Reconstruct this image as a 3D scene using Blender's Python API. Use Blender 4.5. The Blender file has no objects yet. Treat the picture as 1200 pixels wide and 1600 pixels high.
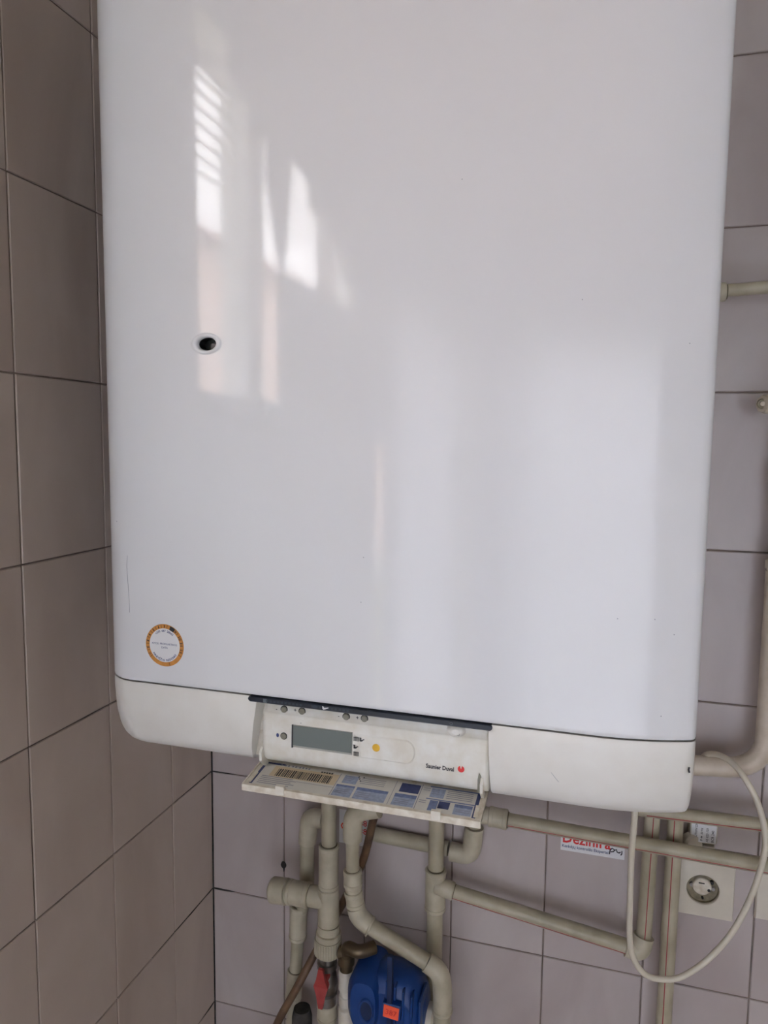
import bpy, bmesh, math, random
from mathutils import Vector, Matrix
random.seed(3)
C = bpy.context.scene.collection
scene = bpy.context.scene
V = Vector

# ---------------------------------------------------------------- camera
CAM = V((.64521, -1.10693, .59443))
YAW, PITCH, ROLL, FPX = .28584, .097519, .010886, 1120.69
cy, sy, cp, sp = math.cos(YAW), math.sin(YAW), math.cos(PITCH), math.sin(PITCH)
FW = V((-sy*cp, cy*cp, -sp)); R0 = V((cy, sy, 0)); U0 = R0.cross(FW)
cr, sr = math.cos(ROLL), math.sin(ROLL)
RT = R0*cr + U0*sr; UP = R0*-sr + U0*cr
cam = bpy.data.cameras.new('camera'); cam.sensor_fit = 'HORIZONTAL'; cam.sensor_width = 36
cam.lens = 36*FPX/1200; cam.clip_start = .01
co = bpy.data.objects.new('camera', cam); C.objects.link(co); scene.camera = co
co.matrix_world = Matrix(((RT.x, UP.x, -FW.x, CAM.x), (RT.y, UP.y, -FW.y, CAM.y), (RT.z, UP.z, -FW.z, CAM.z), (0, 0, 0, 1)))

# ---------------------------------------------------------------- sky, exposure
w = bpy.data.worlds.new('sky'); scene.world = w; w.use_nodes = True
w.node_tree.nodes['Background'].inputs[0].default_value = (.93, .91, .92, 1)
w.node_tree.nodes['Background'].inputs[1].default_value = 15.3
scene.view_settings.view_transform = 'Standard'; scene.view_settings.look = 'None'
scene.view_settings.exposure = 0; scene.view_settings.gamma = 1
scene.view_settings.use_curve_mapping = False

def portal(name, loc, rot, sx, sy_):
    l = bpy.data.lights.new(name, 'AREA'); l.shape = 'RECTANGLE'; l.size = sx; l.size_y = sy_
    l.cycles.is_portal = True
    o = bpy.data.objects.new(name, l); C.objects.link(o); o.location = loc; o.rotation_euler = rot
W2Y0, W2Y1, W2Z0, W2Z1 = -1.777, -.877, .6683, 1.3368      # window in the left wall
W1X0, W1X1, W1Z0, W1Z1 = .30, 2.05, -.95, 1.08            # unseen window added in the front wall, for fill and the boiler's reflection
W3Y0, W3Y1, W3Z0, W3Z1 = -2.93, -1.90, -.95, 1.08            # unseen tall window added along the left wall for the boiler's bluish reflection
FRONT, RIGHT, FLOOR, CEIL = -3.0, 2.4, -1.114, 1.5596
portal('window_light', (-.12, (W2Y0+W2Y1)/2, (W2Z0+W2Z1)/2), (0, -math.pi/2, 0), W2Z1-W2Z0, W2Y1-W2Y0)
portal('window_light', (-.12, (W3Y0+W3Y1)/2, (W3Z0+W3Z1)/2), (0, -math.pi/2, 0), W3Z1-W3Z0, W3Y1-W3Y0)
portal('window_light', ((W1X0+W1X1)/2, FRONT-.12, (W1Z0+W1Z1)/2), (math.pi/2, 0, 0), W1X1-W1X0, W1Z1-W1Z0)

# ---------------------------------------------------------------- where a thing stands at a known distance from a wall
def ray(px, py): return FW + RT*((px-600)/FPX) - UP*((py-800)/FPX)
def at(px, py, D):
    d = ray(px, py); return CAM + d*((-D-CAM.y)/d.y)
def wd(px_w, p): return px_w*(p-CAM).dot(FW)/FPX       # a width in pixels at point p -> metres

# ---------------------------------------------------------------- materials
MATS = {}
def mat(name, col, rough=.5, metal=0, spec=.5, var=0, vscale=8, col2=None, bump=0, bscale=200, coat=0, distort=0, stretch=None, alpha=None):
    m = bpy.data.materials.new(name); m.use_nodes = True; nt = m.node_tree; N = nt.nodes; L = nt.links
    b = N['Principled BSDF']; b.inputs['Base Color'].default_value = (*col, 1)
    b.inputs['Roughness'].default_value = rough; b.inputs['Metallic'].default_value = metal
    b.inputs['Specular IOR Level'].default_value = spec; b.inputs['Coat Weight'].default_value = coat
    tc = N.new('ShaderNodeTexCoord'); vec = tc.outputs['Object']
    if stretch:
        mp = N.new('ShaderNodeMapping'); mp.inputs['Scale'].default_value = stretch[:3]
        mp.inputs['Rotation'].default_value = stretch[3]
        oi = N.new('ShaderNodeObjectInfo'); ad = N.new('ShaderNodeVectorMath'); ad.operation = 'ADD'
        mu = N.new('ShaderNodeMath'); mu.operation = 'MULTIPLY'; mu.inputs[1].default_value = 37
        L.new(oi.outputs['Random'], mu.inputs[0]); L.new(vec, ad.inputs[0]); L.new(mu.outputs[0], ad.inputs[1])
        L.new(ad.outputs[0], mp.inputs[0]); vec = mp.outputs[0]
    if var:
        n = N.new('ShaderNodeTexNoise'); n.inputs['Scale'].default_value = vscale; n.inputs['Detail'].default_value = 5
        n.inputs['Distortion'].default_value = distort; L.new(vec, n.inputs[0])
        r = N.new('ShaderNodeValToRGB'); r.color_ramp.elements[0].position = .5-.2; r.color_ramp.elements[1].position = .5+.2
        c2 = col2 or tuple(c*(1-var) for c in col)
        r.color_ramp.elements[0].color = (*c2, 1); r.color_ramp.elements[1].color = (*col, 1)
        L.new(n.outputs[0], r.inputs[0]); L.new(r.outputs[0], b.inputs['Base Color'])
    if bump:
        n2 = N.new('ShaderNodeTexNoise'); n2.inputs['Scale'].default_value = bscale; n2.inputs['Detail'].default_value = 2
        L.new(tc.outputs['Object'], n2.inputs[0])
        bm_ = N.new('ShaderNodeBump'); bm_.inputs['Strength'].default_value = bump; bm_.inputs['Distance'].default_value = .001
        L.new(n2.outputs[0], bm_.inputs['Height']); L.new(bm_.outputs[0], b.inputs['Normal'])
    MATS[name] = m; return m
M = MATS
mat('tile', (.525, .465, .45), .3, var=.2, vscale=8, col2=(.40, .335, .32), stretch=(1, 1, .35, (0, .6, 0)), distort=.6, bump=.02, bscale=60)
mat('tile_left', (.585, .49, .425), .34, var=.2, vscale=8, col2=(.45, .36, .305), stretch=(1, 1, .35, (.6, 0, 0)), distort=.6, bump=.02, bscale=60)
mat('grout', (.30, .235, .20), .9, var=.4, vscale=14, col2=(.15, .12, .105))
mat('mould', (.02, .024, .022), .95, var=.5, vscale=60, col2=(.07, .06, .055))
mat('plaster', (.74, .725, .69), .85, var=.05, vscale=6)
mat('ceiling_paint', (.62, .57, .48), .9)
mat('floor_tile', (.34, .27, .21), .5, var=.3, vscale=6)
mat('enamel', (.745, .74, .755), .06, spec=.45, bump=.012, bscale=380)
mat('plastic_cover', (.80, .775, .73), .38, var=.05, vscale=30, col2=(.755, .72, .665), bump=.04, bscale=300)
mat('console_plastic', (.79, .77, .72), .36, var=.10, vscale=60, col2=(.68, .63, .54))
mat('aged_plastic', (.76, .71, .62), .45, var=.25, vscale=110, col2=(.55, .47, .36))
mat('dark_gap', (.02, .018, .016), .8)
mat('strip_plastic', (.012, .016, .026), .28)
mat('strip_mark', (.16, .18, .20), .5)
mat('strip_faint', (.035, .045, .06), .5)
mat('display_glass', (.155, .18, .17), .12, spec=.6)
mat('display_edge', (.42, .41, .37), .4)
mat('button_grey', (.27, .255, .20), .5, var=.15, vscale=400)
mat('button_yellow', (.80, .46, .03), .4)
mat('ink', (.03, .03, .035), .6)
mat('ink_blue', (.05, .07, .20), .6)
mat('red', (.72, .03, .03), .5)
mat('sticker_white', (.78, .77, .78), .45)
mat('sticker_orange', (.68, .29, .06), .5, var=.2, vscale=200)
mat('paper', (.66, .63, .58), .5, var=.08, vscale=80)
mat('paper_blue', (.36, .41, .56), .5, var=.3, vscale=300)
mat('paper_mid', (.17, .22, .40), .5, var=.35, vscale=300)
mat('paper_dark', (.045, .06, .17), .5, var=.3, vscale=200)
mat('paper_beige', (.62, .50, .34), .5)
mat('ink_grey', (.25, .25, .30), .6)
mat('pipe', (.48, .43, .32), .42, var=.16, vscale=26, col2=(.34, .30, .21))
mat('joint_dirt', (.12, .10, .065), .8)
mat('pipe_fitting', (.54, .49, .375), .42, var=.16, vscale=36, col2=(.40, .355, .26))
mat('pipe_red', (.36, .035, .05), .5)
mat('gas_paint', (.66, .57, .47), .4, var=.15, vscale=40, col2=(.52, .43, .33), bump=.05, bscale=120)
mat('copper_hose', (.22, .125, .07), .45, metal=.2, var=.4, vscale=50, col2=(.10, .06, .04))
mat('brass', (.15, .105, .055), .4, metal=.6, var=.4, vscale=60, col2=(.12, .09, .06))
mat('steel', (.42, .41, .40), .3, metal=1, var=.3, vscale=60)
mat('handle_red', (.40, .05, .045), .5, var=.2, vscale=90)
mat('pump_blue', (.008, .05, .22), .42, var=.2, vscale=30, bump=.05, bscale=200)
mat('pump_dark', (.005, .018, .07), .5)
mat('tag_orange', (1.0, .12, .05), .5)
mat('cable', (.70, .635, .52), .45, var=.1, vscale=40)
mat('cream', (.68, .62, .52), .42, var=.08, vscale=40)
mat('socket_dark', (.11, .085, .045), .5, var=.5, vscale=90, col2=(.32, .27, .18))
mat('black', (.012, .012, .012), .6)
mat('window_paint', (.80, .80, .78), .4)
mat('blind', (.72, .72, .70), .4)
mat('cloth', (.66, .60, .52), .95, var=.1, vscale=40)
mat('house_wall', (.72, .52, .45), .9)
mat('house_roof', (.40, .16, .11), .9)
mat('ground_mat', (.22, .24, .14), .95)
def glassy(name):
    m = bpy.data.materials.new(name); m.use_nodes = True; nt = m.node_tree; nt.nodes.clear()
    o = nt.nodes.new('ShaderNodeOutputMaterial'); mx = nt.nodes.new('ShaderNodeMixShader'); mx.inputs[0].default_value = .06
    t = nt.nodes.new('ShaderNodeBsdfTransparent'); g = nt.nodes.new('ShaderNodeBsdfGlossy'); g.inputs['Roughness'].default_value = .02
    nt.links.new(t.outputs[0], mx.inputs[1]); nt.links.new(g.outputs[0], mx.inputs[2]); nt.links.new(mx.outputs[0], o.inputs[0]); MATS[name] = m
glassy('pane_glass')
def sheer(name, col, clear):
    m = bpy.data.materials.new(name); m.use_nodes = True; nt = m.node_tree; nt.nodes.clear()
    o = nt.nodes.new('ShaderNodeOutputMaterial'); mx = nt.nodes.new('ShaderNodeMixShader'); mx.inputs[0].default_value = clear
    d = nt.nodes.new('ShaderNodeBsdfTranslucent'); d.inputs[0].default_value = (*col, 1); t = nt.nodes.new('ShaderNodeBsdfTransparent')
    nt.links.new(d.outputs[0], mx.inputs[1]); nt.links.new(t.outputs[0], mx.inputs[2]); nt.links.new(mx.outputs[0], o.inputs[0]); MATS[name] = m
sheer('sheer_cloth', (.42, .46, .56), .03)  # bluish tint chosen for how the added sheers reflect in the boiler

# ---------------------------------------------------------------- mesh collector
class MB:
    def __init__(s): s.v = []; s.f = []; s.m = []; s.sm = []; s.mats = []
    def mi(s, m):
        if m not in s.mats: s.mats.append(m)
        return s.mats.index(m)
    def add(s, vs, fs, m, smooth=False):
        o = len(s.v); s.v += [V(p) for p in vs]; k = s.mi(m)
        for f in fs: s.f.append([i+o for i in f]); s.m.append(k); s.sm.append(smooth)
        return s
    def box(s, lo, hi, m, bev=0):
        lo, hi = V(lo), V(hi)
        if bev:
            bm = bmesh.new(); bmesh.ops.create_cube(bm, size=1)
            for v in bm.verts: v.co = V([(lo[i]+hi[i])/2 + v.co[i]*(hi[i]-lo[i]) for i in range(3)])
            bmesh.ops.bevel(bm, geom=bm.edges[:], offset=bev, segments=2, affect='EDGES', profile=.5)
            bm.verts.index_update(); s.add([v.co.copy() for v in bm.verts], [[v.index for v in f.verts] for f in bm.faces], m); bm.free()
            return s
        x = [lo.x, hi.x]; y = [lo.y, hi.y]; z = [lo.z, hi.z]
        vs = [(x[i & 1], y[i >> 1 & 1], z[i >> 2]) for i in range(8)]
        return s.add(vs, [(0, 2, 3, 1), (4, 5, 7, 6), (0, 1, 5, 4), (2, 6, 7, 3), (0, 4, 6, 2), (1, 3, 7, 5)], m)
    def quad(s, a, b, c, d, m): return s.add([a, b, c, d], [(0, 1, 2, 3)], m)
    def slab(s, pts, n, t, m, smooth=False):
        """flat outline pts, thickened by t along n"""
        n = V(n).normalized(); k = len(pts); P = [V(p) for p in pts]
        vs = P + [p+n*t for p in P]
        fs = [list(range(k-1, -1, -1)), list(range(k, 2*k))] + [(i, (i+1) % k, (i+1) % k+k, i+k) for i in range(k)]
        return s.add(vs, fs, m, smooth)
    def rings(s, rings, m, closed=True, cap=True, smooth=True):
        k = len(rings[0]); vs = [p for r in rings for p in r]; fs = []
        for a in range(len(rings)-1):
            for i in range(k if closed else k-1):
                j = (i+1) % k; fs.append((a*k+i, a*k+j, (a+1)*k+j, (a+1)*k+i))
        s.add(vs, fs, m, smooth)
        if cap:
            for r, rev in ((rings[0], True), (rings[-1], False)):
                idx = list(range(k)); s.add(r, [idx[::-1] if rev else idx], m, False)
        return s
    def lathe(s, p0, p1, prof, m, n=24, smooth=False):
        """prof: (t along p0-p1 in 0..1, radius in metres)"""
        p0, p1 = V(p0), V(p1); ax = (p1-p0).normalized()
        a = ax.orthogonal().normalized(); b = ax.cross(a)
        R = [[p0.lerp(p1, t) + (a*math.cos(2*math.pi*i/n)+b*math.sin(2*math.pi*i/n))*r for i in range(n)] for t, r in prof]
        if smooth: return s.rings(R, m)
        for q in range(len(R)-1):            # separate bands keep crisp edges round but smooth around
            s.rings([R[q], R[q+1]], m, cap=False, smooth=True)
        s.add(R[0], [list(range(n))[::-1]], m); s.add(R[-1], [list(range(n))], m)
        return s
    def tube(s, pts, r, m, bend=0, n=16, seg=6):
        P = path(pts, bend, seg); k = len(P)
        rs = r if isinstance(r, (list, tuple)) else [r]*k
        T = [(P[min(i+1, k-1)]-P[max(i-1, 0)]).normalized() for i in range(k)]
        nrm = T[0].orthogonal().normalized(); R = []
        for i in range(k):
            nrm = (nrm - T[i]*nrm.dot(T[i])).normalized(); b = T[i].cross(nrm)
            R.append([P[i] + (nrm*math.cos(2*math.pi*j/n)+b*math.sin(2*math.pi*j/n))*rs[i] for j in range(n)])
        return s.rings(R, m)
    def build(s, name, parent=None):
        me = bpy.data.meshes.new(name)
        org = parent.matrix_world.translation.copy() if parent is not None else V((0, 0, 0))
        if parent is not None:
            q = parent
            org = ORG.get(q.name, V((0, 0, 0)))
        me.from_pydata([p-org for p in s.v], [], s.f)
        for m in s.mats: me.materials.append(MATS[m])
        me.polygons.foreach_set('material_index', s.m); me.polygons.foreach_set('use_smooth', s.sm)
        bm = bmesh.new(); bm.from_mesh(me); bmesh.ops.recalc_face_normals(bm, faces=bm.faces[:]) if len(s.f) > 1 and getattr(s, 'recalc', True) else None
        bm.to_mesh(me); bm.free(); me.update()
        o = bpy.data.objects.new(name, me); C.objects.link(o)
        if parent is not None: o.parent = parent
        ORG[o.name] = org
        return o
ORG = {}
def path(pts, bend=0, seg=6):
    pts = [V(p) for p in pts]
    if not bend or len(pts) < 3: return pts
    out = [pts[0]]
    for i in range(1, len(pts)-1):
        a, b, c = pts[i-1], pts[i], pts[i+1]
        d = min(bend, (a-b).length*.49, (c-b).length*.49)
        s_, e = b+(a-b).normalized()*d, b+(c-b).normalized()*d
        for j in range(seg+1):
            t = j/seg; out.append(s_*(1-t)**2 + b*2*t*(1-t) + e*t*t)
    out.append(pts[-1]); return out
def spline(pts, n=8):
    P = [V(p) for p in pts]; P = [P[0]*2-P[1]]+P+[P[-1]*2-P[-2]]; out = []
    for i in range(1, len(P)-2):
        for j in range(n):
            t = j/n; a, b, c, d = P[i-1:i+3]
            out.append(.5*((2*b)+(c-a)*t+(2*a-5*b+4*c-d)*t*t+(3*b-a-3*c+d)*t**3))
    out.append(P[-2]); return out
def thing(name, label, cat, loc, group=None):
    o = bpy.data.objects.new(name, None); C.objects.link(o); o.location = loc; o.empty_display_size = .02
    o['label'] = label; o['category'] = cat; ORG[o.name] = V(loc)
    if group: o['group'] = group
    return o
def tag(o, label, cat, group=None):
    o['label'] = label; o['category'] = cat
    if group: o['group'] = group
    return o
def struct(o): o['kind'] = 'structure'; return o

def text(mb, s, size, m, o, xd=(1, 0, 0), yd=(0, 0, 1), align='LEFT', bold=0, sx=1):
    cu = bpy.data.curves.new('t', 'FONT'); cu.body = s; cu.size = size; cu.align_x = align; cu.offset = bold*size; cu.resolution_u = 2
    ob = bpy.data.objects.new('t', cu); C.objects.link(ob)
    bpy.context.view_layer.update()
    dg = bpy.context.evaluated_depsgraph_get(); me = bpy.data.meshes.new_from_object(ob.evaluated_get(dg))
    xd, yd, o = V(xd), V(yd), V(o)
    mb.add([o+xd*v.co.x*sx+yd*v.co.y for v in me.vertices], [list(p.vertices) for p in me.polygons], m)
    bpy.data.objects.remove(ob); bpy.data.curves.remove(cu); bpy.data.meshes.remove(me)
def arc_text(mb, s, size, m, c, r, a_mid, da, inward=False, y=0):
    """letters along a circle in the x-z plane; angles clockwise from the top"""
    n = len(s)
    for i, ch in enumerate(s):
        if ch == ' ': continue
        a = a_mid + (i-(n-1)/2)*da*(-1 if inward else 1)
        ex = V((math.cos(a), 0, -math.sin(a))); er = V((math.sin(a), 0, math.cos(a)))
        if inward: ex, ey = -ex, -er
        else: ey = er
        p = V(c) + er*r - ey*(size*.35); text(mb, ch, size, m, p, ex, ey, 'CENTER', .02)

# ================================================================ ROOM
W, H = .15, .22277
X0, Y0 = .14328, .12709            # first joint from the corner on the back wall and on the left wall
TK, GAP = .0022, .0011
mb = MB()
mb.box((-.15, 0, FLOOR-.1), (RIGHT+.15, .15, CEIL+.1), 'grout'); wall_back = struct(mb.build('wall_back'))
def holed_wall(name, axis, lo, hi, a0, a1, z0, z1, m):
    """a wall box from lo to hi with an opening a0..a1 along axis ('x' or 'y') and z0..z1"""
    mb = MB(); i = 0 if axis == 'x' else 1
    def b(c0, c1, zz0, zz1):
        l, h = list(lo), list(hi); l[i], h[i], l[2], h[2] = c0, c1, zz0, zz1; mb.box(l, h, m)
    b(lo[i], a0, lo[2], hi[2]); b(a1, hi[i], lo[2], hi[2]); b(a0, a1, lo[2], z0); b(a0, a1, z1, hi[2])
    return struct(mb.build(name))
mb = MB(); ZB, ZT = FLOOR-.1, CEIL+.1
for y0_, y1_, z0_, z1_ in ((W2Y1, 0, ZB, ZT), (W2Y0, W2Y1, ZB, W2Z0), (W2Y0, W2Y1, W2Z1, ZT), (W3Y1, W2Y0, ZB, ZT), (W3Y0, W3Y1, ZB, W3Z0), (W3Y0, W3Y1, W3Z1, ZT), (FRONT, W3Y0, ZB, ZT)):
    mb.box((-.15, y0_, z0_), (0, y1_, z1_), 'grout')
wall_left = struct(mb.build('wall_left'))
holed_wall('wall_front', 'x', (-.15, FRONT-.15, FLOOR-.1), (RIGHT+.15, FRONT, CEIL+.1), W1X0, W1X1, W1Z0, W1Z1, 'plaster')
mb = MB(); mb.box((RIGHT, FRONT, FLOOR-.1), (RIGHT+.15, 0, CEIL+.1), 'ceiling_paint'); struct(mb.build('wall_right'))
mb = MB(); mb.box((0, FRONT, FLOOR-.1), (RIGHT, 0, FLOOR), 'floor_tile'); struct(mb.build('floor'))
mb = MB(); mb.box((0, FRONT, CEIL), (RIGHT, 0, CEIL+.1), 'ceiling_paint'); struct(mb.build('ceiling'))
mb = MB()
for y0_, y1_, z0_, z1_ in ((W3Y1, W2Y0-.0005, FLOOR, CEIL), (W3Y0, W3Y1, FLOOR, W3Z0), (W3Y0, W3Y1, W3Z1, CEIL), (FRONT, W3Y0, FLOOR, CEIL)): mb.box((0, y0_, z0_), (.0015, y1_, z1_), 'plaster')
struct(mb.build('trim_1'))

_tm = {}
def tile(parent, axis, a0, a1, z0, z1, m):
    w_, h_ = abs(a1-a0)-2*GAP, z1-z0-2*GAP
    key = (axis, round(w_, 4), round(h_, 4))
    if key not in _tm:
        mb = MB(); b = .0009; x, z = w_/2, h_/2
        def P(a, d, zz): return (a, -d, zz) if axis == 'x' else (d, a, zz)
        o = [P(-x, 0, -z), P(x, 0, -z), P(x, 0, z), P(-x, 0, z)]
        k = [P(-x, TK-b, -z), P(x, TK-b, -z), P(x, TK-b, z), P(-x, TK-b, z)]
        t = [P(-x+b, TK, -z+b), P(x-b, TK, -z+b), P(x-b, TK, z-b), P(-x+b, TK, z-b)]
        fs = []
        for q in (0, 4):
            for i in range(4): j = (i+1) % 4; fs.append((q+i, q+j, q+j+4, q+i+4))
        fs.append((8, 9, 10, 11)); mb.add(o+k+t, fs, m)
        ob = mb.build('tile', None); _tm[key] = ob.data
    else:
        ob = bpy.data.objects.new('tile', _tm[key]); C.objects.link(ob)
    ob.parent = parent; a = (a0+a1)/2; zc = (z0+z1)/2
    j = random.uniform(-.0003, .0003)
    ob.location = (a, j, zc) if axis == 'x' else (j, a, zc)
    ob.rotation_euler = (random.uniform(-.0016, .0016), 0, random.uniform(-.0012, .0012)) if axis == 'x' else (0, random.uniform(-.0016, .0016), random.uniform(-.0012, .0012))
xs = [TK+.0005, X0] + [X0+W*k for k in range(1, 16)] + [RIGHT]
for r in range(-5, 7):
    for a, b in zip(xs, xs[1:]):
        if b-a > .02: tile(wall_back, 'x', a, b, r*H, (r+1)*H, 'tile')
ys = [-TK-.0005, -Y0] + [-Y0-W*k for k in range(1, 12)]
for r in range(-5, 7):
    for a, b in zip(ys, ys[1:]):
        if b < -.88 and 3 <= r < 6: continue
        tile(wall_left, 'y', b, a, r*H, (r+1)*H, 'tile_left')
# dark mould in the corner joint and in the joints that reach it
mb = MB()
def mouldline(p, q, wid, n=(0, 0, 1)):
    p, q = V(p), V(q); k = max(3, int((q-p).length/.012)); d = (q-p).normalized()
    s_ = V((0, 0, 1)) if abs(d.z) < .5 else None
    pts = [p.lerp(q, i/k) for i in range(k+1)]
    rs = [wid*(.55+.6*random.random())*(1 if i < k*.6 else max(.25, (k-i)/(k*.4))) for i in range(k+1)]
    mb.tube(pts, rs, 'mould', n=6)
mb.tube([(TK*.6, -TK*.6, FLOOR+.01+i*.02) for i in range(65)], [.0017+.0007*random.random() for i in range(65)], 'mould', n=6)
mouldline((.003, -.0011, 0), (.05, -.0011, 0), .0016); mouldline((.003, -.0011, -H), (.045, -.0011, -H), .0018)
mouldline((.0011, -.003, 0), (.0011, -.10, 0), .0015); mouldline((.0011, -.003, -H), (.0011, -.19, -H), .0016)
mouldline((.0011, -.003, -2*H), (.0011, -.06, -2*H), .0022)
o = mb.build('corner_mould', wall_left); o['label'] = 'black mould along the corner joint of the tiles'; o['kind'] = 'stuff'

# windows -------------------------------------------------------
def frame_rect(mb, axis, plane, a0, a1, z0, z1, t, d, m):
    def b(p, q, r, s_):
        if axis == 'y': mb.box((plane-d, p, r), (plane, q, s_), m)
        else: mb.box((p, plane-d, r), (q, plane, s_), m)
    b(a0, a1, z0, z0+t); b(a0, a1, z1-t, z1); b(a0, a0+t, z0+t, z1-t); b(a1-t, a1, z0+t, z1-t)
win2 = bpy.data.objects.new('window_2', None); C.objects.link(win2); struct(win2); win2.location = (-.06, -1.32, W2Z0); ORG[win2.name] = V(win2.location)
mb = MB(); frame_rect(mb, 'y', -.02, W2Y0, W2Y1, W2Z0, W2Z1, .012, .06, 'window_paint'); mb.box((-.08, -1.165, W2Z0+.01), (-.02, -1.10, W2Z1-.02), 'window_paint'); mb.build('window_frame', win2)
mb = MB(); mb.box((-.052, W2Y0+.02, W2Z0+.02), (-.05, W2Y1-.02, W2Z1-.02), 'pane_glass'); mb.build('pane', win2)
mb = MB(); mb.box((-.02, W2Y0, W2Z0-.02), (.03, W2Y1, W2Z0), 'window_paint', .003); mb.build('window_sill', win2)
win1 = bpy.data.objects.new('fill_window', None); C.objects.link(win1); struct(win1); win1.location = (1.6, FRONT-.06, W1Z0); ORG[win1.name] = V(win1.location)  # unseen opening, sized to fill the room with light
mb = MB(); frame_rect(mb, 'x', FRONT-.04, W1X0, W1X1, W1Z0, W1Z1, .05, .06, 'window_paint'); mb.build('window_frame', win1)
mb = MB(); mb.box((W1X0+.05, FRONT-.072, W1Z0+.05), (W1X1-.05, FRONT-.07, W1Z1-.05), 'pane_glass'); mb.build('pane', win1)
mb = MB(); mb.box((W1X0-.03, FRONT-.04, W1Z0-.03), (W1X1+.03, FRONT+.12, W1Z0), 'window_paint', .003); mb.build('window_sill', win1)
bl = thing('venetian_blind', 'white venetian blind half lowered in the side window by the boiler', 'blind', (-.03, -1.3, 1.3))
for k in range(11):
    mb = MB(); z = 1.30-k*.026
    mb.slab([(-.018, W2Y0+.013, z+.002), (-.018, W2Y1-.013, z+.002), (-.004, W2Y1-.013, z-.002), (-.004, W2Y0+.013, z-.002)], (0, 0, 1), .0004, 'blind'); mb.build('slat', bl)
mb = MB(); mb.box((-.02, W2Y0+.025, 1.305), (0, W2Y1-.022, 1.335), 'blind'); mb.build('headrail', bl)
win3 = bpy.data.objects.new('added_tall_window', None); C.objects.link(win3); struct(win3); win3.location = (-.06, (W3Y0+W3Y1)/2, W3Z0); ORG[win3.name] = V(win3.location)  # unseen opening, added so the boiler front mirrors a bright area
mb = MB(); frame_rect(mb, 'y', -.02, W3Y0, W3Y1, W3Z0, W3Z1, .04, .06, 'window_paint'); mb.build('window_frame', win3)
mb = MB(); mb.box((-.052, W3Y0+.04, W3Z0+.04), (-.05, W3Y1-.04, W3Z1-.04), 'pane_glass'); mb.build('pane', win3)
# scalloped valance of cloth on a rod in front of the blind
prof = [(-.80, 1.26), (-.885, 1.24), (-.93, 1.19), (-.98, 1.15), (-1.03, 1.12), (-1.07, 1.06), (-1.09, .92), (-1.14, .92), (-1.16, 1.18), (-1.20, 1.16), (-1.27, 1.09), (-1.42, 1.04), (-1.52, .96), (-1.60, .84), (-1.68, .60), (-1.80, .58)]
val = thing('curtain', 'cream scalloped curtain over the side window', 'curtain', (.05, -1.3, 1.40))
mb = MB(); vs = []; fs = []
PP = spline([(0, a, z) for a, z in prof], 4)
for i, p in enumerate(PP):
    fx = .045+.012*math.sin(p.y*90); vs += [(fx, p.y, 1.42), (fx, p.y, (1.42+p.z)/2), (fx, p.y, p.z)]
for i in range(len(PP)-1):
    for j in (0, 1): fs.append((i*3+j, i*3+3+j, i*3+4+j, i*3+1+j))
vs2 = [(x+.001, y, z) for x, y, z in vs]; n0 = len(vs)
mb.add(vs+vs2, fs+[[n0+i for i in f[::-1]] for f in fs], 'cloth', True); mb.recalc = False; mb.build('drape', val)
mb = MB(); mb.tube([(.045, -.78, 1.425), (.045, -1.85, 1.425)], .009, 'steel'); mb.tube([(0, -.80, 1.425), (.045, -.80, 1.425)], .005, 'steel'); mb.tube([(0, -1.83, 1.425), (.045, -1.83, 1.425)], .005, 'steel'); mb.build('rod', val)
cu3 = thing('added_sheer', 'unseen bluish sheer curtain added before the tall left window for the boiler reflection', 'curtain', (.07, -2.4, 1.1))  # added cloth that softens and blues what the boiler front mirrors
mb = MB(); vs = []; fs = []
for i in range(181):
    y = -2.95+i*(1.135/180); x = .055+.016*math.sin(y*70)+.006*math.sin(y*27); t = (y+2.95)/1.1
    vs += [(x, y, -1.04), (x, y, 1.20)]
    if i < 180: fs.append((2*i, 2*i+2, 2*i+3, 2*i+1))
mb.add(vs, fs, 'sheer_cloth', True); mb.recalc = False; mb.build('drape', cu3)
mb = MB(); mb.tube([(.055, -2.96, 1.205), (.055, -1.84, 1.205)], .009, 'steel')
for y in (-2.9, -1.9): mb.tube([(0, y, 1.205), (.055, y, 1.205)], .005, 'steel')
mb.build('rod', cu3)
cur = thing('added_sheer', 'unseen bluish sheer curtain added before the front window for soft fill light', 'curtain', (1.6, FRONT+.08, 1.4))  # added cloth that spreads the fill window's light
mb = MB(); vs = []; fs = []; n = 300
for i in range(n+1):
    x = .14+i*(2.06/n); y = FRONT+.08+.022*math.sin(x*62)+.008*math.sin(x*23); vs += [(x, y, -1.04), (x, y, 1.30)]
    if i < n: fs.append((2*i, 2*i+2, 2*i+3, 2*i+1))
mb.add(vs, fs, 'sheer_cloth', True); mb.recalc = False; mb.build('drape', cur)
mb = MB(); mb.tube([(.10, FRONT+.08, 1.31), (2.25, FRONT+.08, 1.31)], .010, 'steel')
for x in (.2, 2.2): mb.tube([(x, FRONT, 1.31), (x, FRONT+.08, 1.31)], .006, 'steel')
mb.build('rod', cur)
caf = thing('curtain', 'short cream half curtain added to dim the rear pane of the side window in the boiler reflection', 'curtain', (.02, -1.47, .96))  # unseen cloth, added to darken the lower rear pane as mirrored in the boiler
mb = MB(); vs = []; fs = []
for i in range(61):
    y = -1.78+i*.0103; x = .018+.007*math.sin(y*120); vs += [(x, y, .672), (x, y, .93)]
    if i < 60: fs.append((2*i, 2*i+2, 2*i+3, 2*i+1))
mb.add(vs, fs, 'cloth', True); mb.recalc = False; mb.build('drape', caf)
mb = MB(); mb.tube([(.018, -1.79, .932), (.018, -1.155, .932)], .004, 'steel'); mb.build('rod', caf)
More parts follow.
